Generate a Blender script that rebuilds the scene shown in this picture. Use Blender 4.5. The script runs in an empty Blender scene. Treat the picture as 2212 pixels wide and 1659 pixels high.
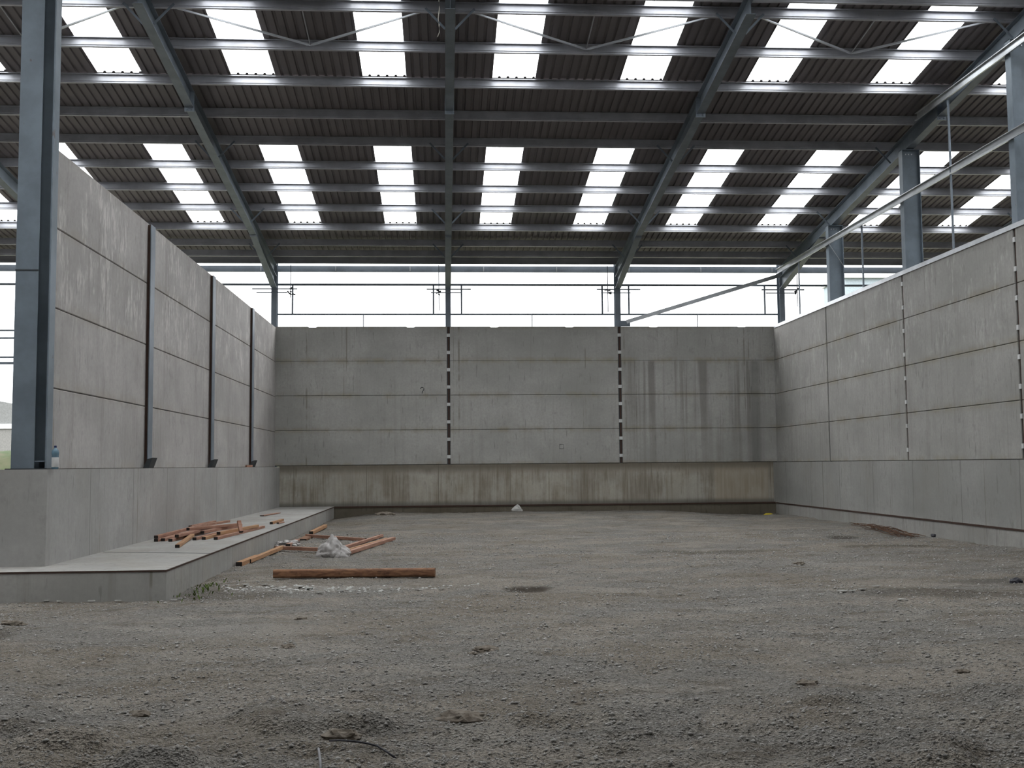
import bpy, math, random
import numpy as np
from mathutils import Vector, Matrix
random.seed(7)
rng = np.random.default_rng(11)
S = bpy.context.scene
COL = S.collection

# ------------------------------------------------------------------ camera
CAMZ = 1.76
F_PX = 2350.0
R_ = Vector((0.99805, -0.061837, -0.008477)); U_ = Vector((0.003864, -0.074331, 0.997226)); F_ = Vector((0.062295, 0.995315, 0.073947))
cd = bpy.data.cameras.new('camera'); cam = bpy.data.objects.new('camera', cd); COL.objects.link(cam)
cd.sensor_width = 36.0; cd.sensor_fit = 'HORIZONTAL'; cd.lens = 36.0 * F_PX / 2212.0
cd.clip_end = 900.0; cd.clip_start = 0.05
cam.matrix_world = Matrix(((R_.x, U_.x, -F_.x, 0), (R_.y, U_.y, -F_.y, 0), (R_.z, U_.z, -F_.z, CAMZ), (0, 0, 0, 1)))
S.camera = cam

# ------------------------------------------------------------------ world and exposure
w = bpy.data.worlds.new('overcast_sky'); S.world = w; w.use_nodes = True
nt = w.node_tree; nt.nodes.clear()
wo = nt.nodes.new('ShaderNodeOutputWorld'); bg = nt.nodes.new('ShaderNodeBackground')
tc = nt.nodes.new('ShaderNodeTexCoord'); sx = nt.nodes.new('ShaderNodeSeparateXYZ'); rp = nt.nodes.new('ShaderNodeValToRGB')
nt.links.new(tc.outputs['Generated'], sx.inputs[0]); nt.links.new(sx.outputs['Z'], rp.inputs[0])
rp.color_ramp.elements[0].position = 0.0; rp.color_ramp.elements[0].color = (0.245, 0.25, 0.258, 1)
rp.color_ramp.elements[1].position = 0.9; rp.color_ramp.elements[1].color = (1.0, 1.0, 1.0, 1)
nt.links.new(rp.outputs[0], bg.inputs[0]); bg.inputs[1].default_value = 9.0
nt.links.new(bg.outputs[0], wo.inputs[0])
S.view_settings.view_transform = 'Standard'; S.view_settings.look = 'None'
S.view_settings.gamma = 1.0; S.view_settings.use_curve_mapping = False
S.view_settings.exposure = 0.0
S.cycles.max_bounces = 6; S.cycles.diffuse_bounces = 4; S.cycles.transparent_max_bounces = 12
S.cycles.use_denoising = True

# ------------------------------------------------------------------ helpers
def pix(px, py, ax, val):
    """point where the view ray of a photo pixel meets the plane axis=val"""
    d = F_ + R_ * ((px - 1106) / F_PX) - U_ * ((py - 829.5) / F_PX)
    o = Vector((0, 0, CAMZ)); t = (val - o[ax]) / d[ax]
    return o + d * t

class MB:
    def __init__(s): s.v = []; s.f = []; s.m = []
    def add(s, vs, fs, mi=0):
        n = len(s.v); s.v += [tuple(p) for p in vs]; s.f += [tuple(i + n for i in f) for f in fs]; s.m += [mi] * len(fs); return s
    def box(s, x0, x1, y0, y1, z0, z1, mi=0):
        v = [(x, y, z) for x in (x0, x1) for y in (y0, y1) for z in (z0, z1)]
        return s.add(v, [(0, 1, 3, 2), (4, 6, 7, 5), (0, 4, 5, 1), (2, 3, 7, 6), (0, 2, 6, 4), (1, 5, 7, 3)], mi)
    def extrude(s, prof, p0, p1, side, up, mi=0, caps=True):
        """closed profile (a,b) in the side/up frame swept from p0 to p1"""
        p0 = Vector(p0); p1 = Vector(p1); side = Vector(side); up = Vector(up); n = len(prof)
        v = [p0 + side * a + up * b for a, b in prof] + [p1 + side * a + up * b for a, b in prof]
        f = [(i, (i + 1) % n, (i + 1) % n + n, i + n) for i in range(n)]
        if caps: f += [tuple(range(n - 1, -1, -1)), tuple(range(n, 2 * n))]
        return s.add(v, f, mi)
    def bar(s, p0, p1, wd, ht, up=(0, 0, 1), mi=0):
        p0 = Vector(p0); p1 = Vector(p1); d = (p1 - p0).normalized(); u = Vector(up)
        sd = d.cross(u)
        if sd.length < 1e-4: sd = d.cross(Vector((1, 0, 0)))
        sd.normalize(); u = sd.cross(d).normalized()
        a, b = wd / 2, ht / 2
        return s.extrude([(-a, -b), (a, -b), (a, b), (-a, b)], p0, p1, sd, u, mi)
    def ibeam(s, p0, p1, h, b, tf, tw, up=(0, 0, 1), side=None):
        p0 = Vector(p0); p1 = Vector(p1); d = (p1 - p0).normalized()
        sd = Vector(side) if side else d.cross(Vector(up)).normalized(); u = sd.cross(d).normalized()
        B, H, t = b / 2, h / 2, tw / 2
        pr = [(-B, -H), (B, -H), (B, -H + tf), (t, -H + tf), (t, H - tf), (B, H - tf), (B, H), (-B, H), (-B, H - tf), (-t, H - tf), (-t, -H + tf), (-B, -H + tf)]
        return s.extrude(pr, p0, p1, sd, u)
    def tube(s, pts, r, n=6):
        pts = [Vector(p) for p in pts]; rings = []
        for i, p in enumerate(pts):
            d = (pts[min(i + 1, len(pts) - 1)] - pts[max(i - 1, 0)]).normalized()
            a = d.cross(Vector((0, 0, 1)))
            if a.length < 1e-3: a = d.cross(Vector((1, 0, 0)))
            a.normalize(); b = d.cross(a)
            rr = r[i] if isinstance(r, (list, tuple)) else r
            rings.append([p + (a * math.cos(2 * math.pi * k / n) + b * math.sin(2 * math.pi * k / n)) * rr for k in range(n)])
        v = [q for g in rings for q in g]; f = []
        for i in range(len(rings) - 1):
            for k in range(n): f.append((i * n + k, i * n + (k + 1) % n, (i + 1) * n + (k + 1) % n, (i + 1) * n + k))
        f += [tuple(range(n - 1, -1, -1)), tuple((len(rings) - 1) * n + k for k in range(n))]
        return s.add(v, f)
    def lathe(s, c, prof, n=20):
        v = []; f = []
        for r, z in prof: v += [(c[0] + r * math.cos(2 * math.pi * k / n), c[1] + r * math.sin(2 * math.pi * k / n), c[2] + z) for k in range(n)]
        for i in range(len(prof) - 1):
            for k in range(n): f.append((i * n + k, i * n + (k + 1) % n, (i + 1) * n + (k + 1) % n, (i + 1) * n + k))
        f += [tuple(range(n - 1, -1, -1)), tuple((len(prof) - 1) * n + k for k in range(n))]
        return s.add(v, f)
    def build(s, name, mat, parent=None, smooth=False):
        me = bpy.data.meshes.new(name)
        vs = np.array(s.v, dtype=float)
        if parent is None:
            o0 = Vector(((vs[:, 0].min() + vs[:, 0].max()) / 2, (vs[:, 1].min() + vs[:, 1].max()) / 2, vs[:, 2].min()))
        else:
            o0 = Vector(parent['_w'])
        me.from_pydata([tuple(p) for p in (vs - np.array(o0))], [], s.f)
        for m_ in (mat if isinstance(mat, (list, tuple)) else [mat]): me.materials.append(m_)
        if any(s.m): me.polygons.foreach_set('material_index', s.m)
        if smooth: me.polygons.foreach_set('use_smooth', [True] * len(me.polygons))
        me.update(); o = bpy.data.objects.new(name, me); COL.objects.link(o)
        if parent is None: o.location = o0
        else: o.parent = parent
        o['_w'] = tuple(o0)
        return o

def tag(o, label=None, cat=None, group=None, kind=None):
    if label: o['label'] = label
    if cat: o['category'] = cat
    if group: o['group'] = group
    if kind: o['kind'] = kind
    return o
def empty(name, loc, label=None, cat=None, group=None, kind=None):
    o = bpy.data.objects.new(name, None); COL.objects.link(o); o.location = loc; o.empty_display_size = 0.2
    o['_w'] = tuple(loc); return tag(o, label, cat, group, kind)

def thin(pts, th):
    """open polyline -> closed profile of thickness th"""
    P = [Vector((a, b)) for a, b in pts]; out = []
    for i, p in enumerate(P):
        n = Vector((0, 0))
        if i > 0: d = (P[i] - P[i - 1]).normalized(); n += Vector((-d.y, d.x))
        if i < len(P) - 1: d = (P[i + 1] - P[i]).normalized(); n += Vector((-d.y, d.x))
        if n.length < 1e-6: n = Vector((0, 1))
        n.normalize(); out.append(p + n * th)
    return [tuple(p) for p in P] + [tuple(p) for p in reversed(out)]

# ------------------------------------------------------------------ materials
class NM:
    def __init__(s, name, rough=0.8, metal=0.0, spec=0.3):
        s.m = bpy.data.materials.new(name); s.m.use_nodes = True; s.t = s.m.node_tree; s.t.nodes.clear()
        s.out = s.n('ShaderNodeOutputMaterial'); s.b = s.n('ShaderNodeBsdfPrincipled')
        s.b.inputs['Roughness'].default_value = rough; s.b.inputs['Metallic'].default_value = metal
        s.b.inputs['Specular IOR Level'].default_value = spec
        s.l(s.b.outputs[0], s.out.inputs[0]); s.g = s.n('ShaderNodeNewGeometry'); s.pos = s.g.outputs['Position']
        s.sep = s.n('ShaderNodeSeparateXYZ'); s.l(s.pos, s.sep.inputs[0])
        s.X, s.Y, s.Z = s.sep.outputs
    def n(s, k): return s.t.nodes.new(k)
    def l(s, a, b): s.t.links.new(a, b)
    def put(s, sock, v):
        if hasattr(v, 'is_linked') or isinstance(v, bpy.types.NodeSocket): s.l(v, sock)
        elif isinstance(v, (tuple, list)) and len(v) == 3 and sock.type == 'RGBA': sock.default_value = (*v, 1)
        else: sock.default_value = v
    def math(s, op, a, b=0.0, c=0.0, clamp=False):
        m = s.n('ShaderNodeMath'); m.operation = op; m.use_clamp = clamp
        for i, v in enumerate((a, b, c)): s.put(m.inputs[i], v)
        return m.outputs[0]
    def noise(s, scale, stretch=(1, 1, 1), detail=4, rough=0.6, off=(0, 0, 0), dist=0.0):
        mp = s.n('ShaderNodeMapping'); s.l(s.pos, mp.inputs[0]); mp.inputs['Scale'].default_value = [scale * k for k in stretch]; mp.inputs['Location'].default_value = off
        n = s.n('ShaderNodeTexNoise'); s.l(mp.outputs[0], n.inputs['Vector']); n.inputs['Scale'].default_value = 1; n.inputs['Detail'].default_value = detail
        n.inputs['Roughness'].default_value = rough; n.inputs['Distortion'].default_value = dist
        return n.outputs[0]
    def vor(s, scale, out='Distance', rnd=1.0, feature='F1'):
        v = s.n('ShaderNodeTexVoronoi'); s.l(s.pos, v.inputs['Vector']); v.inputs['Scale'].default_value = scale; v.feature = feature
        v.inputs['Randomness'].default_value = rnd; return v.outputs[out]
    def ramp(s, fac, a, b, lo=0.0, hi=1.0, smooth=True):
        m = s.n('ShaderNodeMapRange'); m.interpolation_type = 'SMOOTHSTEP' if smooth else 'LINEAR'; m.clamp = True
        s.put(m.inputs[0], fac); s.put(m.inputs[1], a); s.put(m.inputs[2], b); s.put(m.inputs[3], lo); s.put(m.inputs[4], hi); return m.outputs[0]
    def mix(s, fac, a, b, mode='MIX'):
        m = s.n('ShaderNodeMix'); m.data_type = 'RGBA'; m.blend_type = mode
        s.put(m.inputs[0], fac); s.put(m.inputs[6], a); s.put(m.inputs[7], b); return m.outputs[2]
    def box(s, sock, lo, hi, soft=0.05):
        a = s.ramp(sock, lo - soft, lo + soft); b = s.ramp(sock, hi - soft, hi + soft, 1.0, 0.0); return s.math('MULTIPLY', a, b)
    def line(s, sock, period, phase, wd):
        """1 on a thin line each period"""
        q = s.math('FRACT', s.math('DIVIDE', s.math('SUBTRACT', sock, phase), period))
        d = s.math('MINIMUM', q, s.math('SUBTRACT', 1.0, q)); return s.ramp(s.math('MULTIPLY', d, period), wd * 0.4, wd, 1.0, 0.0)
    def color(s, v): s.put(s.b.inputs['Base Color'], v)
    def bump(s, h, strength=0.3, dist=0.01):
        b = s.n('ShaderNodeBump'); b.inputs['Strength'].default_value = strength; b.inputs['Distance'].default_value = dist
        s.put(b.inputs['Height'], h); s.l(b.outputs[0], s.b.inputs['Normal'])
    def done(s): return s.m

def concrete(name, base, axis=None, pitch=2.45, phase=0.0, brown=0.15, streak=0.25, joints=False, white=0.0, stain=False, upstand_marks=False, seed=0.0):
    m = NM(name, 0.85, 0, 0.25)
    b = Vector(base)
    big = m.noise(0.55, (1, 1, 1.3), 5, 0.6, (seed, seed, 0)); fine = m.noise(14, (1, 1, 1), 5, 0.65); sc = m.noise(1.0, (6, 6, 1.4), 4, 0.7, (seed, 3, 1))
    c = m.mix(m.ramp(big, 0.3, 0.72), tuple(b * 0.84), tuple(b * 1.1))
    c = m.mix(m.ramp(fine, 0.3, 0.7, 0, 0.35), c, tuple(b * 0.72))
    c = m.mix(m.ramp(sc, 0.52, 0.72, 0, 0.35), c, tuple(b * 0.7))
    st = m.noise(1.0, (5.5, 5.5, 0.22), 4, 0.65, (0, seed, 2))
    c = m.mix(m.ramp(st, 0.5, 0.72, 0, streak), c, (b[0] * 0.42, b[1] * 0.40, b[2] * 0.36))
    drip = m.noise(1.0, (13, 13, 1.6), 3, 0.55, (2, seed, 5))
    c = m.mix(m.ramp(drip, 0.63, 0.72, 0, 0.55), c, tuple(b * 0.45))
    dk = m.math('MULTIPLY', m.ramp(m.noise(1.0, (1.7, 1.7, 2.0), 5, .7, (8, seed, 3)), .54, .68), m.ramp(m.noise(1.0, (16, 16, 5), 3, .6), .42, .62))
    c = m.mix(m.math('MULTIPLY', dk, .38), c, tuple(b * 0.5))
    ver = m.noise(1.0, (9, 9, .05), 2, .5, (3, seed, 0)); vz = m.noise(1.0, (1, 1, 1.1), 3, .6, (0, seed, 7))
    c = m.mix(m.math('MULTIPLY', m.math('MULTIPLY', m.ramp(ver, .66, .70), m.ramp(vz, .45, .6)), .6), c, (b[0] * .42, b[1] * .39, b[2] * .33))
    if joints:
        q = m.math('FRACT', m.math('DIVIDE', m.math('SUBTRACT', m.Z, 1.78), 1.2))
        d = m.math('MINIMUM', q, m.math('SUBTRACT', 1.0, q))
        k = m.math('MULTIPLY', m.ramp(d, 0.0, 0.15, 1, 0), m.ramp(m.noise(1.3, (1, 1, 0.8), 5, .7), 0.38, 0.62))
        c = m.mix(m.math('MULTIPLY', k, brown * 2.6, clamp=True), c, (b[0] * 0.68, b[1] * 0.61, b[2] * 0.45))
    else:
        c = m.mix(m.ramp(m.noise(0.9, (1, 1, .5), 5, .6, (4, seed, 0)), 0.45, 0.7, 0, brown), c, (b[0] * 0.62, b[1] * 0.52, b[2] * 0.38))
    if white > 0:  # whitish sheen painted into the colour, stronger towards the wall top
        wn = m.noise(1.0, (1.5, 1.5, .9), 4, 0.75, (seed, 1, 9)); w2 = m.noise(1.0, (9, 9, 2.2), 3, .7)
        k = m.math('MULTIPLY', m.ramp(wn, 0.47, 0.60), m.ramp(w2, 0.44, 0.62))
        k = m.math('MULTIPLY', k, m.ramp(m.Z, 3.6, 4.8, 0.15, 1))
        c = m.mix(m.math('MULTIPLY', k, white), c, tuple(b * 1.75))
    if axis:
        ln = m.line(m.X if axis == 'x' else m.Y, pitch, phase, 0.02)
        c = m.mix(m.math('MULTIPLY', ln, 0.7), c, tuple(b * 0.35))
        pn = m.noise(1.0, (0.41, 0.41, 0.0), 0, 0.5, (seed + 3, 0, 0))
        c = m.mix(m.ramp(pn, 0.35, 0.65, 0.0, 0.22), c, tuple(b * 0.7))
    if stain:   # rain stains running down the right bay of the back wall
        s1 = m.noise(1.0, (3.2, 0.1, 0.08), 4, 0.6, (7, 0, 0))
        k = m.math('MULTIPLY', m.ramp(s1, 0.47, 0.62), m.box(m.X, 6.35, 11.2, 0.25))
        k = m.math('MULTIPLY', k, m.ramp(m.Z, 5.30, 5.40, 1.0, 0.12))
        k = m.math('MULTIPLY', k, m.ramp(m.Z, 1.8, 4.6, 0.45, 1.0))
        c = m.mix(m.math('MULTIPLY', k, 0.62), c, (b[0] * 0.38, b[1] * 0.35, b[2] * 0.34))
        g = m.math('MULTIPLY', m.box(m.X, 10.75, 11.12, 0.12), m.ramp(m.Z, 5.3, 5.4, 1, 0))
        c = m.mix(m.math('MULTIPLY', g, 0.5), c, tuple(b * 0.34))
    if upstand_marks:     # dirty run-off on the back upstand, with darker top and bottom bands
        s1 = m.noise(1.0, (7, 7, 0.35), 5, 0.75, (1, 0, 0)); s2 = m.noise(1.0, (0.7, .7, 0.6), 4, 0.6); s3 = m.noise(1.0, (18, 18, .3), 2, .5)
        area = m.ramp(s2, 0.38, 0.62, 0.25, 1.0)
        c = m.mix(m.math('MULTIPLY', m.ramp(s1, 0.42, 0.64, 0, 0.75), area), c, (b[0] * 0.38, b[1] * 0.33, b[2] * 0.28))
        c = m.mix(m.ramp(s2, 0.42, 0.66, 0, 0.5), c, (b[0] * 0.45, b[1] * 0.40, b[2] * 0.34))
        c = m.mix(m.math('MULTIPLY', m.ramp(s3, .60, .68, 0, .35), area), c, tuple(b * 1.05))
        c = m.mix(m.math('MULTIPLY', m.box(m.X, 9.4, 11.3, .03), .45), c, (b[0] * .95, b[1] * 0.85, b[2] * 0.74))
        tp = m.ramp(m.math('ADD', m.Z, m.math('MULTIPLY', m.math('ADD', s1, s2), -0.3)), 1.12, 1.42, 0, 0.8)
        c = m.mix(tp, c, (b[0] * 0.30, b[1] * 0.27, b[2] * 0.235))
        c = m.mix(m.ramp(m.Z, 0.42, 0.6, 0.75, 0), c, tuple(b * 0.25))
    m.color(c)
    m.bump(m.math('ADD', m.math('MULTIPLY', fine, 0.5), sc), 0.25, 0.006)
    return m.done()

C_LEFT = concrete('precast_concrete_left', (0.390, 0.376, 0.364), joints=True, brown=0.10, white=0.5, seed=1)
C_BACK = concrete('precast_concrete_back', (0.351, 0.346, 0.330), joints=True, brown=0.22, streak=0.18, stain=True, seed=5)
C_RIGHT = concrete('precast_concrete_right', (0.340, 0.334, 0.319), joints=True, brown=0.2, white=0.3, seed=9)
C_UPL = concrete('cast_upstand_left', (0.368, 0.362, 0.351), 'y', 2.4, 0.9, 0.15, 0.15, seed=2)
C_UPB = concrete('cast_upstand_back', (0.405, 0.386, 0.340), 'x', 2.46, -0.2, 0.3, 0.3, upstand_marks=True, seed=3)
C_UPR = concrete('cast_upstand_right', (0.326, 0.324, 0.312), 'y', 2.5, 1.2, 0.15, 0.15, seed=4)
C_FOOT = concrete('cast_footing', (0.352, 0.346, 0.330), None, brown=0.22, streak=0.3, seed=6)
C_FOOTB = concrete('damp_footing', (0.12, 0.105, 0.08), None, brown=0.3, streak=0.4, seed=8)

def steel(name, base, rough=0.45, metal=0.35, rust=0.0):
    m = NM(name, rough, metal, 0.4); b = Vector(base)
    n1 = m.noise(2.0, (1, 1, 1), 4); c = m.mix(m.ramp(n1, 0.3, 0.7), tuple(b * 0.85), tuple(b * 1.12))
    if rust: c = m.mix(m.ramp(m.noise(5.0, (1, 1, 0.5), 4), 0.68, 0.73, 0, rust), c, (0.10, 0.05, 0.03))
    m.color(c); return m.done()
STEEL = steel('painted_grey_steel', (0.17, 0.20, 0.235), 0.5, 0.2, 0.3)
STEELC = steel('painted_column_steel', (0.155, 0.19, 0.225), 0.5, 0.15, 0.6)
PURL = steel('galvanised_purlin', (0.39, 0.40, 0.435), 0.4, 0.1)
GALV = steel('bright_galvanised', (0.50, 0.52, 0.54), 0.35, 0.6)
DARKST = steel('dark_steel', (0.045, 0.05, 0.055), 0.6, 0.3)
RUST = NM('rusty_steel', 0.9); RUST.color(RUST.mix(RUST.noise(9), (0.030, 0.020, 0.017), (0.075, 0.042, 0.030))); RUST = RUST.done()
m = NM('roof_sheet_steel', 0.6, 0.1, 0.3)
c = m.mix(m.ramp(m.noise(0.7, (1, .3, 1), 3), 0.3, 0.7), (0.13, 0.12, 0.125), (0.17, 0.155, 0.16)); m.color(c); SHEET = m.done()
m = NM('rooflight_grp', 0.4)
m.t.nodes.remove(m.b); tr = m.n('ShaderNodeBsdfTransparent'); tl = m.n('ShaderNodeBsdfTranslucent'); mx = m.n('ShaderNodeMixShader')
tr.inputs[0].default_value = (0.93, 0.95, 0.96, 1); tl.inputs[0].default_value = (0.95, 0.96, 0.97, 1); mx.inputs[0].default_value = 0.3
m.l(tr.outputs[0], mx.inputs[1]); m.l(tl.outputs[0], mx.inputs[2]); m.l(mx.outputs[0], m.out.inputs[0]); GRP = m.done()
def wood(name, a, b, sc=1.0):
    m = NM(name, 0.75); g = m.noise(2.0, (3, 1, 12), 4, .6, dist=.4); c = m.mix(m.ramp(g, .3, .7), a, b)
    c = m.mix(m.ramp(m.noise(5.0, detail=3), .6, .72, 0, .5), c, tuple(Vector(a) * 0.4)); m.color(c); return m.done()
WOODR = wood('red_brown_timber', (0.25, 0.125, 0.085), (0.37, 0.215, 0.155))
WOODO = wood('orange_timber', (0.31, 0.16, 0.08), (0.42, 0.25, 0.14))
WOODP = wood('stained_post_timber', (0.11, 0.05, 0.028), (0.25, 0.13, 0.07))
WEND = NM('dark_end_grain', .9); WEND.color((0.025, 0.02, 0.018)); WEND = WEND.done()
def plain(name, col, rough=.7, metal=0.0, spec=.3):
    m = NM(name, rough, metal, spec); m.color(m.mix(m.ramp(m.noise(8), .3, .7), tuple(Vector(col) * .85), tuple(Vector(col) * 1.1))); return m.done()
WHITE = plain('white_clip', (0.55, 0.56, 0.56), .5)
DEBW = plain('pale_debris', (0.42, 0.42, 0.40), .8)
BLACK = plain('black_plastic', (0.02, 0.02, 0.028), .5)
ROPE = plain('pale_rope', (0.42, 0.40, 0.36), .9)
YEL = plain('yellow_plastic', (0.55, 0.42, 0.03), .6)
CLADG = plain('pale_cladding', (0.14, 0.145, 0.145), .7)
CLADL = plain('pale_wall_cladding', (0.15, 0.15, 0.145), .7)
CLADB = plain('pale_blue_cladding', (0.26, 0.31, 0.34), .7)
m = NM('thin_plastic_film', .35, 0, .5); m.color((0.36, 0.345, 0.335)); m.b.inputs['Alpha'].default_value = .9; BAG = m.done()
m = NM('blue_clear_plastic', .12, 0, .5); m.color((0.13, 0.24, 0.32)); m.b.inputs['Alpha'].default_value = .8; PET = m.done()
CAPB = plain('navy_cap', (0.01, 0.02, 0.09), .4)
m = NM('clod_earth', .95, 0, .1); m.color(m.mix(m.ramp(m.noise(20), .35, .65), (0.13, 0.11, 0.088), (0.22, 0.195, 0.165))); m.bump(m.noise(60), .5, .01); CLOD = m.done()
m = NM('grass_bank', .95, 0, .1); m.color(m.mix(m.ramp(m.noise(.6, detail=6), .35, .65), (0.022, 0.034, 0.014), (0.045, 0.045, 0.028))); GRASS = m.done()
m = NM('weed_leaf', .8); m.color((0.09, 0.13, 0.03)); WEED = m.done()
m = NM('outside_ground', .95, 0, .1); m.color(m.mix(m.ramp(m.noise(.4, detail=5), .4, .6), (0.12, 0.11, 0.09), (0.09, 0.10, 0.05))); OUTG = m.done()

# gravel
m = NM('crushed_gravel', 0.95, 0, 0.12)
n1 = m.noise(0.35, (1, 1.6, 1), 6, 0.62, dist=.6); n2 = m.noise(1.3, (1, 2.2, 1), 5, 0.65, (5, 2, 0)); n3 = m.noise(28, detail=4, rough=.7); n4 = m.noise(75, detail=3, rough=.7)
fines = m.ramp(m.noise(0.45, (1, 1.9, 1), 6, .65, (3, 7, 0), dist=.5), .48, .66)
c = m.mix(m.ramp(n3, 0.3, 0.7), (0.16, 0.158, 0.15), (0.28, 0.275, 0.26))
c = m.mix(m.ramp(n1, 0.44, 0.62, 0, 0.8), c, m.mix(m.ramp(n3, .3, .7), (0.185, 0.165, 0.135), (0.27, 0.245, 0.208)))
c = m.mix(m.ramp(n2, 0.50, 0.66, 0, 0.6), c, (0.13, 0.108, 0.083))
c = m.mix(m.ramp(m.noise(0.5, (1, 2, 1), 5, .6, (9, 4, 0)), 0.54, 0.66, 0, 0.6), c, (0.34, 0.325, 0.295))
c = m.mix(fines, c, m.mix(m.ramp(n3, .3, .7), (0.245, 0.226, 0.20), (0.32, 0.30, 0.268)))
c = m.mix(m.math('MULTIPLY', m.ramp(n4, 0.60, 0.66, 0, 0.65), m.math('SUBTRACT', 1.0, m.math('MULTIPLY', fines, .8))), c, (0.06, 0.058, 0.054))
c = m.mix(m.ramp(n4, 0.30, 0.38, 0.5, 0.0), c, (0.30, 0.30, 0.285))
n5 = m.noise(24, detail=4, rough=.75); n6 = m.noise(9, (1, 1.6, 1), 4, .7)
c = m.mix(m.ramp(n5, 0.55, 0.64, 0, 0.6), c, (0.075, 0.068, 0.06))
c = m.mix(m.ramp(n5, 0.33, 0.42, 0.4, 0), c, (0.36, 0.35, 0.33))
c = m.mix(m.ramp(n6, 0.52, 0.68, 0, 0.35), c, (0.12, 0.10, 0.082))
c = m.mix(1.0, c, (1.01, 0.985, 0.955), 'MULTIPLY')
# damp strip along the back footing and small damp hollows
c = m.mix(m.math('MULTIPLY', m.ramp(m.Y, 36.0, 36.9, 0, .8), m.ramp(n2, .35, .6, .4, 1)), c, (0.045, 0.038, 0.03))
def blob(cx, cy, rx, ry):
    dx = m.math('DIVIDE', m.math('SUBTRACT', m.X, cx), rx); dy = m.math('DIVIDE', m.math('SUBTRACT', m.Y, cy), ry)
    q = m.math('ADD', m.math('MULTIPLY', dx, dx), m.math('MULTIPLY', dy, dy)); return m.ramp(m.math('ADD', q, m.math('MULTIPLY', n2, .9)), .7, 1.5, 1, 0)
for bx, by, rx, ry, k in ((1.19, 15.75, .42, .42, .95), (6.6, 14.0, 1.5, .6, .5), (8.6, 15.5, 1.6, .7, .45), (-5.0, 12.0, .5, .5, .6), (9.0, 22.0, 1.2, .5, .5), (5.2, 21.5, 1.8, .4, .4), (-2.9, 15.6, .9, .8, .35), (9.4, 25.3, .5, .4, .7)):
    c = m.mix(m.math('MULTIPLY', blob(bx, by, rx, ry), k), c, (0.05, 0.04, 0.03))
for bx, by, rx, ry, k in ((-1.9, 16.0, 1.5, .35, .6), (-2.2, 12.2, 1.1, .5, .5), (-1.9, 10.8, 1.4, .4, .4), (6.8, 18.5, 1.6, .6, .5)):
    c = m.mix(m.math('MULTIPLY', blob(bx, by, rx, ry), k), c, (0.30, 0.285, 0.26))
m.color(c)
v1 = m.vor(38, rnd=1.0); v2 = m.vor(85)
m.bump(m.math('ADD', m.math('ADD', m.math('MULTIPLY', n3, .8), m.math('MULTIPLY', v1, 1.0)), m.math('MULTIPLY', v2, .5)), 1.0, 0.03)
GRAVEL = m.done()
m = NM('stone_chips', .9, 0, .15)
wn = m.n('ShaderNodeTexWhiteNoise'); vv = m.n('ShaderNodeVectorMath'); vv.operation = 'SNAP'; m.l(m.pos, vv.inputs[0]); vv.inputs[1].default_value = (.05, .05, 1)
m.l(vv.outputs[0], wn.inputs['Vector'])
m.color(m.mix(m.ramp(wn.outputs[0], 0, 1, smooth=False), (0.22, 0.212, 0.20), (0.38, 0.37, 0.35))); CHIP = m.done()

# ------------------------------------------------------------------ ground
def vnoise(x, y, seed):
    xi = np.floor(x).astype(np.int64); yi = np.floor(y).astype(np.int64); fx = x - xi; fy = y - yi
    def h(a, b):
        n = (a * 374761393 + b * 668265263 + seed * 1442695041) & 0xffffffff
        n = ((n ^ (n >> 13)) * 1274126177) & 0xffffffff; n = n ^ (n >> 16); return (n & 0xffff) / 65535.0
    fx = fx * fx * (3 - 2 * fx); fy = fy * fy * (3 - 2 * fy)
    return (h(xi, yi) * (1 - fx) + h(xi + 1, yi) * fx) * (1 - fy) + (h(xi, yi + 1) * (1 - fx) + h(xi + 1, yi + 1) * fx) * fy - 0.5
def sm(t): t = np.clip(t, 0, 1); return t * t * (3 - 2 * t)
def gz(x, y):
    x = np.asarray(x, float); y = np.asarray(y, float)
    z = 0.10 * vnoise(x * .33, y * .4, 1) + 0.05 * vnoise(x * .9, y * 1.1, 2)
    z = z * sm((x + 4.2) / 1.5) * 0.8 + 0.0
    z = z + 0.035 * vnoise(x * 2.3, y * 2.8, 3) + 0.022 * vnoise(x * 6, y * 6, 4) + 0.014 * vnoise(x * 15, y * 15, 5) + 0.010 * vnoise(x * 34, y * 34, 6)
    z = z + 0.17 * sm((y - 29.5) / 6.5) * sm((10.0 - x) / 3.0) * sm((x + 3.6) / 2.0)
    z = z + 0.09 * sm(vnoise(x * 1.7, y * 2.2, 7) * 3 - .35) * sm((9.5 - y) / 2.0) + (.05 * vnoise(x * 4.5, y * 5.5, 31) + .035 * vnoise(x * 10, y * 11, 32)) * sm((8.6 - y) / 1.6)
    for cx, cy, r, d in ((1.19, 15.8, .35, .05), (6.0, 14.2, .8, -.05), (-2.9, 15.6, .8, .05)):
        z = z - d * np.exp(-(((x - cx) / r) ** 2 + ((y - cy) / (r * .8)) ** 2))
    return z
def GZ(x, y): return float(gz(x, y))

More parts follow.
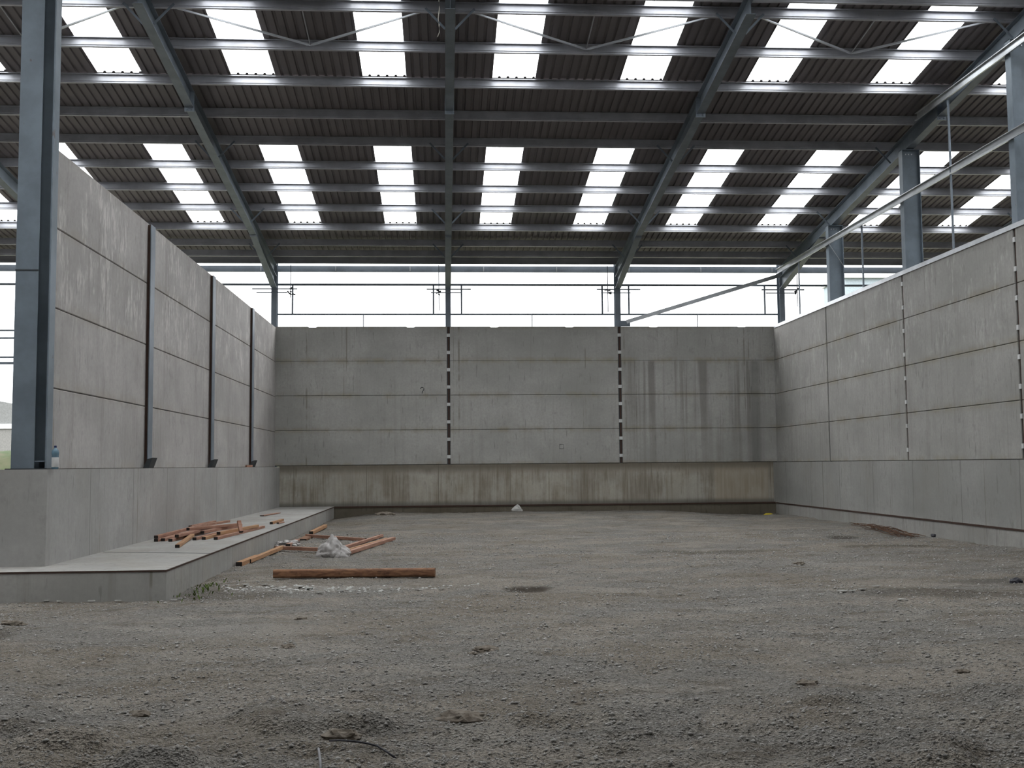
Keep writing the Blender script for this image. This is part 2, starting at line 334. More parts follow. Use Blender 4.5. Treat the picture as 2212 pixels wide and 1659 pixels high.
def grid_mesh(name, xs, ys, zf, mat):
    X, Y = np.meshgrid(xs, ys); Z = zf(X, Y); nx, ny = len(xs), len(ys)
    v = np.stack([X.ravel(), Y.ravel(), Z.ravel()], 1)
    i = np.arange(nx * ny).reshape(ny, nx); q = np.stack([i[:-1, :-1].ravel(), i[:-1, 1:].ravel(), i[1:, 1:].ravel(), i[1:, :-1].ravel()], 1)
    me = bpy.data.meshes.new(name); me.vertices.add(len(v)); me.vertices.foreach_set('co', v.ravel())
    me.loops.add(q.size); me.loops.foreach_set('vertex_index', q.ravel()); me.polygons.add(len(q))
    me.polygons.foreach_set('loop_start', np.arange(0, q.size, 4)); me.polygons.foreach_set('use_smooth', np.ones(len(q), bool))
    me.update(calc_edges=True); me.validate(); me.materials.append(mat); o = bpy.data.objects.new(name, me); COL.objects.link(o); return o
ys = [3.0]
while ys[-1] < 37.6: ys.append(ys[-1] + max(0.012, 0.0042 * ys[-1]))
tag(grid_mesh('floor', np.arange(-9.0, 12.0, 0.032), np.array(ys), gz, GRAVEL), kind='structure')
o = MB().add([(-200, -60, -.35), (250, -60, -.35), (250, 400, -.35), (-200, 400, -.35)], [(0, 1, 2, 3)]).build('floor', OUTG); tag(o, kind='structure')
o = MB().box(-30, 40, -8, 3.05, -.3, -.03).build('floor', GRAVEL); tag(o, kind='structure')
o = MB().box(11.9, 40, 3.05, 39, -.3, -.03).build('floor', GRAVEL); tag(o, kind='structure')
o = MB().box(-30, -8.95, 3.05, 39, -.3, -.03).build('floor', GRAVEL); tag(o, kind='structure')

# loose chips over the gravel: one uncountable scatter
def scatter_chips(N):
    y = 5.2 + (rng.random(N) ** 1.7) * 23; x = rng.uniform(-0.46, 0.56, N) * y
    ok = ~((x < -3.6) & (y > 14.8)) & (x < 11.3) & (rng.random(N) < .35 + 1.6 * sm(vnoise(x * .6, y * .9, 21) * 2 + .5)); x = x[ok]; y = y[ok]; n = len(x)
    r = np.clip(rng.lognormal(math.log(.0075), .5, n), .004, .028) * (0.7 + y / 40)
    z = gz(x, y)
    base = np.array([(1, 0, 0), (-.2, 1, 0), (-1, -.1, 0), (.2, -1, 0), (.15, .1, .65), (-.1, 0, -.5)])
    f = np.array([(0, 1, 4), (1, 2, 4), (2, 3, 4), (3, 0, 4), (1, 0, 5), (2, 1, 5), (3, 2, 5), (0, 3, 5)])
    P = base[None] * (1 + rng.uniform(-.35, .35, (n, 6, 3))); a = rng.uniform(0, 6.28, n)
    P = P * r[:, None, None]
    X = P[:, :, 0] * np.cos(a)[:, None] - P[:, :, 1] * np.sin(a)[:, None] + x[:, None]; Y = P[:, :, 0] * np.sin(a)[:, None] + P[:, :, 1] * np.cos(a)[:, None] + y[:, None]
    Z = P[:, :, 2] + z[:, None] + (r * .12)[:, None]
    v = np.stack([X, Y, Z], 2).reshape(-1, 3); q = (f[None] + (np.arange(n) * 6)[:, None, None]).reshape(-1, 3)
    me = bpy.data.meshes.new('gravel_chips'); me.vertices.add(len(v)); me.vertices.foreach_set('co', v.ravel())
    me.loops.add(q.size); me.loops.foreach_set('vertex_index', q.ravel()); me.polygons.add(len(q)); me.polygons.foreach_set('loop_start', np.arange(0, q.size, 3))
    me.update(calc_edges=True); me.materials.append(CHIP); o = bpy.data.objects.new('gravel_chips', me); COL.objects.link(o); return o
tag(scatter_chips(110000), 'grey crushed stone chips loose all over the dirt floor', 'gravel', kind='stuff')

# ------------------------------------------------------------------ roof numbers
D = 37.63; SL = 0.138; YR = 20.75
def PZ(y): return 8.75 + SL * (D - y)              # underside of the purlins
upv = Vector((0, SL, 1)).normalized(); dnv = Vector((0, 1, -SL)).normalized()
PY = [20.97, 21.57, 23.14, 24.75, 26.4, 27.94, 29.48, 31.06, 32.61, 34.24, 35.72, 36.79]
RX = [-11.87, -5.87, 0.15, 6.14, 12.05, 18.15]
RN = ['the far-left rafter', 'the left rafter', 'the central rafter', 'the right-centre rafter', 'the right wall rafter', 'the far-right rafter']
SH = 0.215                                          # sheet height above purlin underside
X0, X1 = -23.45, 29.55
ROWS = {'upper': (21.0, 24.80), 'lower': (28.06, 34.30)}

# roof sheet: ribbed profile, 0.2 m pitch, cut round the rooflights
sky_x = [1.65 + 3 * k for k in range(-8, 10) if X0 + 1 < 1.65 + 3 * k < X1 - 1]
def roofz(y):
    """two equal spans; the rear one is added unseen behind the viewer, to hold back light"""
    h = D - YR; q = abs(((y - YR + h) % (2 * h)) - h); return PZ(YR + q) + SH
def rib(xs, xe, y0, y1, zoff, mb):
    """ribbed sheet between xs and xe; rib phase is common to the whole roof"""
    n = max(1, round((xe - xs) / 0.2)); p = 0.2
    pts = []
    for k in range(n):
        a = xs + k * p; pts += [(a, 0), (a + p * .62, 0), (a + p * .70, .036), (a + p * .92, .036)]
    pts.append((xs + n * p, 0))
    v = [(x, y0, roofz(y0) + zoff + h) for x, h in pts] + [(x, y1, roofz(y1) + zoff + h) for x, h in pts]; m_ = len(pts)
    mb.add(v, [(i, i + 1, i + 1 + m_, i + m_) for i in range(m_ - 1)])
edges = sorted(sky_x)
def strip(y0, y1, mb, holes):
    if not holes: rib(X0, X1, y0, y1, 0, mb); return
    cur = X0
    for x in edges: rib(cur, x - .5, y0, y1, 0, mb); cur = x + .5
    rib(cur, X1, y0, y1, 0, mb)
ce = MB()
for y0, y1, hl in ((YR, ROWS['upper'][0], 0), (ROWS['upper'][0], ROWS['upper'][1], 1), (ROWS['upper'][1] - .1, ROWS['lower'][0] + .02, 0), (ROWS['lower'][0] + .02, ROWS['lower'][1], 1), (ROWS['lower'][1] - .1, D + .35, 0)):
    strip(y0, y1, ce, hl)
o = ce.build('ceiling', SHEET); tag(o, kind='structure')
# near slope, plus unseen rear slopes added to cut the light behind the viewer
cf = MB(); sk2 = MB(); H2 = D - YR
for base, sg in ((YR, -1), (YR - 2 * H2, 1), (YR - 2 * H2, -1)):
    for d0, d1, hl in ((0, .25, 0), (.25, 4.05, 1), (4.05, 7.15, 0), (7.15, 13.55, 1), (13.55, H2, 0)):
        if base < YR: hl = 0  # rear slopes stay solid to dim surfaces facing the viewer
        y0, y1 = sorted((base + sg * d0, base + sg * d1)); strip(y0, y1 - 1e-4, cf, hl)
        if hl:
            for x in edges: rib(x - .5, x + .5, y0, y1 - 1e-4, .01, sk2)
o = cf.build('ceiling', SHEET); tag(o, kind='structure')
o = sk2.build('unseen_rooflight_1', GRP); tag(o, kind='structure')  # unseen rooflights of the near slope, added for the light they let in
for nm_, bb in (('unseen_wall_front', (X0, X1, -29.9, -29.7)), ('wall_left', (X0 - .3, X0 - .1, -29.9, 38)), ('wall_right', (X1 + .1, X1 + .3, -29.9, 38))):  # unseen walls added to close rear and sides against outside light
    tag(MB().box(*bb, 0, 8.95).build(nm_, CLADG), kind='structure')

# rooflights
for row, (y0, y1) in ROWS.items():
    for x in edges:
        vis = (-14.2 < x < 18.6) if row == 'lower' else (-11.0 < x < 14.5)
        i = min(range(len(RX)), key=lambda k: abs(RX[k] - x)); side = 'left' if x < RX[i] else 'right'
        mb = MB(); rib(x - .5, x + .5, y0 - .05, y1, .012, mb)
        if vis:
            o = mb.build('rooflight_sheet', GRP)
            tag(o, f'glowing white rooflight in the {row} row, just {side} of {RN[i]}', 'skylight', f'white rooflights of the {row} row')
        else:
            o = mb.build('unseen_rooflight_2', GRP); tag(o, kind='structure')  # rooflights outside the view, added only for their light

# purlins (Z section with a folded stiffener), each one run
ordn = ['topmost', 'second', 'third', 'fourth', 'fifth', 'sixth', 'seventh', 'eighth', 'ninth', 'tenth', 'eleventh', 'twelfth']
def purlin_prof():
    return thin([(-.055, .178), (-.055, .197), (0, .197), (0, .040), (.016, .040), (.016, .002), (.07, .002), (.07, .016)], .004)
for k, y in enumerate(PY):
    mb = MB(); mb.extrude(purlin_prof(), (X0, y, PZ(y)), (X1, y, PZ(y)), dnv, upv)
    o = mb.build('roof_purlin', PURL)
    tag(o, f'long grey steel purlin under the roof sheets, {ordn[k]} from the top of the photo' if k else 'long grey steel purlin cut by the top edge of the photo', 'purlin', 'steel roof purlins')
# deep eaves beam
mb = MB(); mb.extrude(thin([(-.06, .20), (-.06, .235), (0, .235), (0, .0), (-.06, .0), (-.06, .02)], .005), (X0, 37.66, 8.77), (X1, 37.66, 8.77), (0, 1, 0), (0, 0, 1))
o = mb.build('eaves_beam', PURL); tag(o, 'long grey eaves beam directly above the bright opening over the back wall', 'beam')

# rafters with haunch, splice plate and fly braces
RD = 0.40
def rz(y): return PZ(y) - RD / 2 / math.cos(math.atan(SL))
for k, x in enumerate(RX):
    root = empty('roof_rafter', (x, 37.5, 8.0), [
        'grey steel roof rafter at far left, mostly behind the big column',
        'grey steel roof rafter rising from the left back corner',
        'central grey steel roof rafter running straight up the photo',
        'grey steel roof rafter rising from the second post of the back wall',
        'grey steel roof rafter carried over the right side wall columns',
        'grey steel roof rafter far right beyond the right side wall'][k], 'rafter', 'steel roof rafters')
    MB().ibeam((x, YR + .02, rz(YR + .02)), (x, 37.72, rz(37.72)), RD, .20, .016, .010, side=(1, 0, 0)).build('rafter_beam', STEEL, root)
    # haunch: web wedge and sloping flange
    y0, y1 = 33.6, 37.72; za, zb = PZ(y0) - RD - .0, 7.95
    h = MB(); h.add([(x - .006, y0, za), (x - .006, y1, zb), (x - .006, y1, PZ(y1) - RD), (x + .006, y0, za), (x + .006, y1, zb), (x + .006, y1, PZ(y1) - RD)],
                    [(0, 1, 2), (3, 5, 4), (0, 3, 4, 1), (1, 4, 5, 2), (2, 5, 3, 0)])
    h.bar((x, y0, za - .008), (x, y1, zb), .20, .016)
    h.bar((x, y0, za - .035), (x, y0 + .02, za + .0), .20, .07)
    h.build('haunch', STEEL, root)
    sp = MB(); ys_ = 25.1; sp.box(x - .11, x + .11, ys_ - .02, ys_ + .02, PZ(ys_) - RD - .09, PZ(ys_) - .01)
    for sx_ in (-.05, .05): sp.box(x + sx_ - .012, x + sx_ + .012, ys_ - .045, ys_ + .045, PZ(ys_) - RD - .065, PZ(ys_) - RD - .04)
    sp.build('splice_plate', STEEL, root)
    for pi in (1, 5, 8, 10):
        y = PY[pi]
        for s in (-1, 1):
            MB().bar((x + s * .10, y - .03, PZ(y) - RD + .03), (x + s * .50, y - .03, PZ(y) + .06), .045, .012, (0, 1, 0)).build('fly_brace', STEEL, root)

# sag rods in V pairs between the two highest visible purlins
for k in range(len(RX) - 1):
    xa, xb = RX[k], RX[k + 1]; xm = (xa + xb) / 2
    if k == 0 or k <= 3:
        for (xs_, sd) in ((xa + .45, 'right'), (xb - .55, 'left')):
            if k == 0 and sd == 'right': continue
            y1_, y2_ = PY[1] + .05, PY[2] - .03
            mb = MB(); mb.bar((xs_, y1_, PZ(y1_) + .02), (xm + (-.06 if sd == 'right' else .06), y2_, PZ(y2_) + .07), .05, .008, (0, -.25, 1)); mb.bar((xs_, y1_ + .022, PZ(y1_) + .04), (xm, y2_ + .02, PZ(y2_) + .09), .008, .04, (0, -.25, 1))
            o = mb.build('sag_tie', GALV)
            tag(o, f'thin pale diagonal steel tie high up, sloping down just {sd} of {RN[k] if sd == "right" else RN[k + 1]}', 'tie', 'diagonal roof ties')
    if k < 4:
        o = MB().tube([(xm, PY[1], PZ(PY[1]) + .1), (xm, PY[2], PZ(PY[2]) + .1)], .012).build('sag_rod', PURL)
        tag(o, f'faint straight sag rod near the top, first bay right of {RN[k]}', 'rod', 'straight sag rods')

# ------------------------------------------------------------------ walls
LX, RXW = -5.77, 11.65; ZP = 1.78
def bevel_box(mb, x0, x1, y0, y1, z0, z1, b=.012, face='y'):
    """precast panel with chamfered face edges; face = axis the visible face looks along (-y, +x or -x)"""
    if face == 'y':
        pr = [(x0, y1), (x0, y0 + b), (x0 + b, y0), (x1 - b, y0), (x1, y0 + b), (x1, y1)]
        v = [(x, y, z) for z in (z0, z0 + b, z1 - b, z1) for x, y in [(x0, y1), (x0, y0 + b), (x1, y0 + b), (x1, y1)]]
        v = []
        for z, ins in ((z0, b), (z0 + b, 0), (z1 - b, 0), (z1, b)):
            v += [(x0, y1, z), (x0, y0 + b, z), (x0 + b, y0 + ins, z), (x1 - b, y0 + ins, z), (x1, y0 + b, z), (x1, y1, z)]
    else:
        s = 1 if face == '+x' else -1; xf, xbk = (x1, x0) if s > 0 else (x0, x1); v = []
        for z, ins in ((z0, b), (z0 + b, 0), (z1 - b, 0), (z1, b)):
            v += [(xbk, y0, z), (xf - s * b, y0, z), (xf - s * ins, y0 + b, z), (xf - s * ins, y1 - b, z), (xf - s * b, y1, z), (xbk, y1, z)]
    f = []
    for r in range(3):
        for i in range(6): f.append((r * 6 + i, r * 6 + (i + 1) % 6, (r + 1) * 6 + (i + 1) % 6, (r + 1) * 6 + i))
    f += [(5, 4, 3, 2, 1, 0), (18, 19, 20, 21, 22, 23)]
    return mb.add(v, f)

# back wall: upstand with panels in three bays of four
wb = MB().box(-5.6, 11.5, 37.58, 37.78, .30, ZP).build('wall_back', C_UPB); tag(wb, kind='structure')
bays = [(-5.79, .10), (.21, 6.085), (6.195, 11.75)]
notch = {0: (-4.52, -1.15), 1: (1.75, 4.38), 2: (7.35, 10.5)}
for bi, (xa, xb) in enumerate(bays):
    for r in range(4):
        z0 = ZP + .012 + r * 1.195; z1 = z0 + 1.185; mb = MB()
        if r < 3: bevel_box(mb, xa, xb, D, D + .15, z0, z1)
        else:
            pr = [(xa, z0), (xb, z0), (xb, z1)]
            for nx in sorted(notch[bi], reverse=True): pr += [(nx + .16, z1), (nx + .12, z1 - .022), (nx - .12, z1 - .022), (nx - .16, z1)]
            pr += [(xa, z1)]
            mb.extrude(pr, (0, D, 0), (0, D + .15, 0), (1, 0, 0), (0, 0, 1))
        mb.build('concrete_panel', C_BACK, wb)
    MB().box(xa + .02, xb - .02, D + .03, D + .12, ZP - .02, 6.54).build('joint_filler', DARKST, wb)

# left wall
wl = MB(); wl.box(-6.45, -5.6, 15.8, 37.6, .36, 1.75); wl.box(-11, -6.4, 15.8, 16.8, .36, 1.75)
wl = wl.build('wall_left', C_UPL); tag(wl, kind='structure')
lp = [(16.24, 21.36), (21.66, 27.08), (27.38, 32.68), (32.98, 37.6)]
for ya, yb_ in lp:
    for r in range(4):
        z0 = 1.752 + r * 1.2; mb = MB(); bevel_box(mb, LX - .15, LX, ya - (.1 if ya > 17 else 0), yb_ + (.1 if yb_ < 37 else .03), z0, z0 + 1.188, .012, '+x'); mb.build('concrete_panel', C_LEFT, wl)
    MB().box(LX - .12, LX - .03, ya, yb_ + .1, 1.74, 6.52).build('joint_filler', DARKST, wl)
for name_y, nm in ((21.36, 'nearest the camera'), (27.08, 'in the middle'), (32.68, 'nearest the back corner')):
    root = empty('wall_post', (LX, name_y + .15, 1.75), f'slim rusty-edged steel post on the left wall, {nm} of the three', 'post', 'steel posts of the left wall')
    mb = MB(); mb.box(LX + .062, LX + .078, name_y, name_y + .30, 1.76, 6.50); mb.build('front_flange', GALV if False else STEEL, root)
    MB().box(LX + .002, LX + .062, name_y + .035, name_y + .265, 1.76, 6.5).build('post_web', RUST, root)
for y_, wood_ in ((21.15, 0), (26.8, 0), (32.4, 1)):
    n_ = {21.15: 'nearest the camera', 26.8: 'in the middle', 32.4: 'nearest the back corner'}[y_]
    mb = MB(); mb.extrude([(-.05, 0), (.05, 0), (.12, .20), (.02, .17)], (LX + .10, y_ + .0, 1.752), (LX + .13, y_ + .25, 1.752), (1, 0, 0), (0, 0, 1))
    o = mb.build('steel_wedge', DARKST); tag(o, f'small dark steel wedge at the foot of the left wall post {n_}', 'wedge', 'steel wedges on the left ledge')
o = MB().bar((LX + .06, 31.9, 1.785), (LX + .15, 32.3, 1.785), .05, .06).build('wood_offcut', WOODR); tag(o, 'short red-brown wood offcut on the left ledge near the back corner', 'wood offcut')

# right wall
wr = MB().box(11.5, 12.3, 5.0, 37.6, .36, ZP - .005).build('wall_right', C_UPR); tag(wr, kind='structure')
rj = [37.6, 32.35, 26.78, 21.3, 15.75, 10.3, 5.0]
for i in range(6):
    yb_, ya = rj[i], rj[i + 1]
    for r in range(4):
        z0 = ZP + .005 + r * 1.195; mb = MB(); bevel_box(mb, RXW, RXW + .15, ya + (.045), yb_ - (.045 if i else -.03), z0, z0 + 1.185, .012, '-x'); mb.build('concrete_panel', C_RIGHT, wr)
    MB().box(RXW + .04, RXW + .12, ya + .05, yb_ - (.05 if i else -.1), ZP - .02, 6.5).build('joint_filler', DARKST, wr)
# galvanised capping angle along the top
o = MB().extrude(thin([(-.02, -.10), (-.02, .0), (.16, .0)], .006), (RXW, 5.0, 6.585), (RXW, 37.5, 6.585), (1, 0, 0), (0, 0, 1)).build('coping_angle', GALV)
tag(o, 'bright galvanised capping angle along the top of the right wall', 'capping')

# jointing strips with pale clips
def clip_strip(name_label, fn, zs, mat=DARKST):
    pass
for xj, lab in ((.155, 'dark steel joint strip with pale clips, left of the two on the back wall'), (6.14, 'dark steel joint strip with pale clips, right of the two on the back wall')):
    root = empty('joint_strip', (xj, D, 1.80), lab, 'joint strip', 'clipped strips of the back wall')
    MB().box(xj - .06, xj + .06, D + .03, D + .14, 1.80, 6.56).build('strip', DARKST, root)
    MB().box(xj - .02, xj + .03, D + .018, D + .03, 1.80, 6.56).build('cover_bar', RUST, root)
    for i in range(8):
        z = 2.05 + i * .602; c = MB(); c.box(xj - .058, xj + .058, D - .022, D + .008, z - .055, z + .055); c.box(xj - .015, xj + .015, D - .04, D - .022, z - .015, z + .015); c.build('clip', WHITE, root)
for yj, lab in ((32.35, 'thin dark joint strip on the right wall nearest the back corner'), (26.78, 'dark rusty joint strip on the right wall, middle of the three seen'), (21.3, 'dark rusty joint strip with pale clips on the right wall at the photo edge')):
    root = empty('joint_strip', (RXW, yj, 1.80), lab, 'joint strip', 'strips of the right wall')
    MB().box(RXW + .03, RXW + .14, yj - .044, yj + .044, 1.80, 6.54).build('strip', DARKST, root)
    if yj < 30:
        MB().box(RXW + .012, RXW + .03, yj - .042, yj + .0, 1.80, 6.54).build('cover_bar', RUST, root)
        for i in range(8):
            z = 2.05 + i * .602; c = MB(); c.box(RXW - .012, RXW + .014, yj - .04, yj + .04, z - .05, z + .05); c.build('clip', WHITE, root)

# footings
o = MB().box(-11, -3.71, 14.93, 37.6, -.3, .39).build('trim_1', C_FOOT); tag(o, kind='structure')
mb = MB(); mb.box(-3.71, 11.42, 37.05, 37.6, -.3, .385); o = mb.build('trim_2', C_FOOTB); tag(o, kind='structure')
o = MB().box(11.40, 12.3, 5.0, 37.6, -.3, .385).build('trim_3', C_FOOT); tag(o, kind='structure')
ed = MB(); ed.box(-11, -3.705, 14.922, 14.94, .375, .397); ed.box(-3.72, -3.702, 14.93, 37.05, .375, .397); o = ed.build('edge_strip', RUST); tag(o, 'thin rusty brown edge strip round the top of the left concrete platform', 'edge strip')
o = MB().box(-3.70, 11.38, 37.03, 37.07, .36, .41).build('edge_angle', RUST); tag(o, 'long rusty angle along the foot of the back wall', 'angle')
o = MB().box(11.385, 11.42, 5.0, 37.0, .355, .395).build('edge_angle', RUST); tag(o, 'long rusty angle along the foot of the right wall', 'angle')
# joint line across platform
o = MB().bar((-5.58, 18.35, .391), (-3.73, 17.75, .391), .035, .004).build('joint_line', DARKST); tag(o, 'dark narrow joint across the top of the left platform before the wood pile', 'joint')

# ------------------------------------------------------------------ columns
# big near column on the left
root = empty('steel_column', (-5.93, 16.1, 1.75), 'big blue-grey steel column at the left edge of the photo', 'column')
mb = MB(); mb.box(-6.18, -6.16, 16.0, 16.22, 1.75, 10.3); mb.box(-6.16, -5.71, 16.205, 16.22, 1.75, 10.3); mb.box(-5.71, -5.69, 16.0, 16.22, 1.75, 10.3); mb.build('i_section', STEELC, root)
MB().box(-6.18, -5.855, 15.985, 16.0, 1.76, 10.3).build('cover_plate', STEELC, root)
MB().box(-5.855, -5.71, 15.99, 16.205, 1.86, 1.875).build('stiffener', STEELC, root)
MB().box(-6.24, -5.66, 15.93, 16.24, 1.75, 1.765).build('base_plate', DARKST, root)
MB().box(-6.182, -5.855, 15.978, 15.985, 4.62, 4.64).build('splice_line', DARKST, root)
# columns behind the right wall
for yj, lab in ((32.5, 'farthest of the three steel columns standing behind the right wall'), (27.0, 'middle steel column behind the right wall'), (21.55, 'nearest steel column behind the right wall, at the photo edge')):
    root = empty('steel_column', (12.05, yj, 1.78), lab, 'column', 'columns behind the right wall')
    zt = PZ(yj) - RD - .02; mb = MB()
    mb.box(11.82, 11.84, yj - .11, yj + .11, 1.78, zt); mb.box(11.84, 12.27, yj - .008, yj + .008, 1.78, zt); mb.box(12.27, 12.29, yj - .11, yj + .11, 1.78, zt)
    mb.build('i_section', STEELC, root)
    MB().box(11.82, 12.29, yj - .115, yj + .115, zt - .016, zt).build('cap_plate', STEELC, root)
    bt = MB()
    for dx in (.12, .2, .28): bt.box(11.82 + dx, 11.845 + dx, yj - .03, yj - .008, zt - .12, zt - .095)
    bt.build('bolt', GALV, root)
# posts rising behind the back wall
YP = 37.95
for k, x in enumerate(RX):
    root = empty('back_post', (x, YP, 0), ['steel post in the far left opening behind the big column', 'steel post in the bright opening above the left back corner', 'steel post in the bright opening under the central rafter', 'steel post in the bright opening where the diagonal brace starts', 'steel post in the bright opening at the right back corner', 'steel post in the opening far beyond the right wall'][k], 'post', 'posts in the opening over the back wall')
    MB().ibeam((x, YP, -.2), (x, YP, 8.9), .30, .19, .014, .010, side=(1, 0, 0)).build('post_section', STEEL, root)
    if k in (1, 2, 3, 4):
        g = MB(); g.bar((x - .75, YP - .17, 8.02 - .12), (x + .8, YP - .17, 8.02 - .12), .035, .04); g.bar((x - .6, YP - .17, 7.78), (x + .45, YP - .17, 7.78), .03, .035); g.build('cross_bar', STEEL, root)
# girts of the opening
def girt(z, h, lab, x0=X0, x1=X1, y=37.93, d=.05, mat=STEEL, nm='girt'):
    o = MB().box(x0, x1, y - d / 2, y + d / 2, z - h / 2, z + h / 2).build(nm, mat); tag(o, lab, 'rail', 'rails across the opening over the back wall'); return o
gb = empty('gutter_beam', (3, 38.2, 8.5), 'thick dark horizontal beam just under the eaves in the bright opening', 'beam')
MB().box(X0, X1, 38.16, 38.26, 8.58, 8.79).build('beam', STEEL, gb)
jt = MB()
for x in np.arange(-22.0, 29, 2.6): jt.box(x, x + .03, 38.13, 38.16, 8.60, 8.76)
jt.build('joint_bracket', GALV, gb)
girt(8.90, .015, 'thin wire-like rail just above the thick beam under the eaves', y=38.25, d=.02)
girt(8.08, .07, 'middle horizontal rail across the bright opening over the back wall')
girt(7.035, .05, 'lowest horizontal rail across the bright opening over the back wall', x0=-5.8, x1=12.1)
for z, l in ((6.48, 'upper'), (6.22, 'second'), (5.56, 'third'), (5.36, 'lowest')):
    girt(z, .06 if l != 'lowest' else .09, f'short horizontal rail seen left of the big column, {l} of four', x0=X0, x1=-6.3)
# hangers between the two rails
hx = [(-5.25, 'just right of the left back corner post'), (-.36, 'just left of the central post'), (.62, 'just right of the central post'), (5.60, 'just left of the post where the diagonal brace starts'), (6.55, 'just right of the post where the diagonal brace starts'), (11.45, 'just left of the right back corner post')]
for x, l in hx:
    o = MB().box(x - .028, x + .028, 37.91, 37.95, 7.05, 8.05).build('rail_hanger', STEEL); tag(o, f'short vertical bar between two rails {l}', 'bar', 'vertical bars in the opening')
for x, l in ((-2.8, 'left'), (3.1, 'middle'), (9.0, 'right')):
    o = MB().tube([(x, 37.93, 6.5), (x, 37.93, 7.02)], .018).build('rail_stub', STEEL); tag(o, f'thin short rod from the wall top to the lowest rail, {l} bay', 'rod', 'short rods on the wall top')
# hanging wires with a cluster of clamps beside the posts
for k, (x, zb, lab) in enumerate(((-5.30, 7.6, 'thin hanging wire with a dark clamp knot near the left back corner post'), (-.17, 7.15, 'thin hanging wire with a dark clamp knot left of the central post'), (5.78, 7.1, 'thin hanging wire with a dark clamp knot left of the brace post'), (12.6, 7.3, 'thin hanging wire with a dark clamp right of the right corner post'))):
    root = empty('hanging_wire', (x, 37.8, zb), lab, 'wire', 'wires hanging in the opening')
    MB().tube([(x, 37.8, 8.76), (x, 37.8, zb)], .015, 5).build('wire', STEEL, root)
    c = MB()
    for a in range(6):
        u = random.uniform(-.12, .06); v_ = random.uniform(-.02, .22)
        c.bar((x + u, 37.78, 7.74 + v_), (x + u + random.uniform(.05, .12), 37.8, 7.74 + v_ + random.uniform(-.06, .06)), .035, .045)
    c.build('clamp', DARKST, root)
# diagonal brace
root = empty('diagonal_brace', (6.3, 37.75, 6.6), 'long pale diagonal steel brace rising right across the last bay over the back wall', 'brace')
MB().bar((6.42, 37.72, 6.74), (12.0, 37.72, 8.42), .06, .13, (0, 0, 1)).build('brace_angle', GALV, root)
MB().box(6.2, 6.55, 37.70, 37.74, 6.58, 6.78).build('gusset', STEEL, root)
# rails beside the right columns
def zgirt(y0, y1, z, lab, x=11.80):
    root = empty('side_rail', (x, y0, z), lab, 'rail', 'rails along the right wall columns')
    MB().extrude(thin([(-.05, .175), (-.05, .19), (0, .19), (0, .02), (-.06, .0), (-.06, .03)], .005), (x, y0, z), (x, y1, z), (1, 0, 0), (0, 0, 1)).build('rail', GALV, root)
    return root
zgirt(5.5, 37.5, 8.40, 'long galvanised rail running above the right wall toward the back corner')
zgirt(5.5, 25.9, 10.22, 'upper galvanised rail at top right, ending at the roof rafter')
for y, z0, z1, l in ((24.25, 6.60, 10.22, 'tall, near the middle column'), (29.7, 6.60, 8.45, 'between the two farther columns'), (35.2, 6.60, 8.42, 'thin, nearest the back corner')):
    o = MB().box(11.79, 11.83, y - .02, y + .02, z0, z1).build('rail_rod', STEEL if z1 > 10 else STEEL); tag(o, f'vertical steel rod standing on the right wall, {l}', 'rod', 'rods on the right wall')
o = MB().tube([(11.83, 32.38, 8.45), (12.28, 32.38, 7.75)], .008, 5).build('stay_wire', GALV); tag(o, 'thin slanting wire beside the farthest column behind the right wall', 'wire')

# dangling cable at the top
pts = [pix(948, y, 1, 19.9) + Vector((0.012 * math.sin(y * .12), 0, 0)) for y in (-60, -20, 0, 20, 40, 55, 70)] + [pix(945, 80, 1, 19.9)]
pts[0].z = roofz(19.9)
o = MB().tube(pts, .011, 6).build('hanging_rope', ROPE, smooth=True); tag(o, 'pale rope end hanging from the roof left of the central rafter', 'rope')

# ------------------------------------------------------------------ timber
def batten(a, b, wd=.075, ht=.055, mat=WOODR, label='', group=None, roll=0.0, name='timber_batten', cat='batten'):
    a = Vector(a); b = Vector(b); mb = MB(); d = (b - a).normalized(); side = d.cross(Vector((0, 0, 1))).normalized(); up = side.cross(d)
    s2 = side * math.cos(roll) + up * math.sin(roll); u2 = up * math.cos(roll) - side * math.sin(roll)
    e = .004; A, B = wd / 2, ht / 2
    pr = [(-A + e, -B), (A - e, -B), (A, -B + e), (A, B - e), (A - e, B), (-A + e, B), (-A, B - e), (-A, -B + e)]
    mb.extrude(pr, a, b, s2, u2, caps=False); n = len(mb.v)
    mb.add([a + s2 * p + u2 * q for p, q in pr], [tuple(range(7, -1, -1))], 1); mb.add([b + s2 * p + u2 * q for p, q in pr], [tuple(range(8))], 1)
    o = mb.build(name, [mat, WEND]); tag(o, label, cat, group); return o
G1 = 'red-brown battens piled on the left platform'
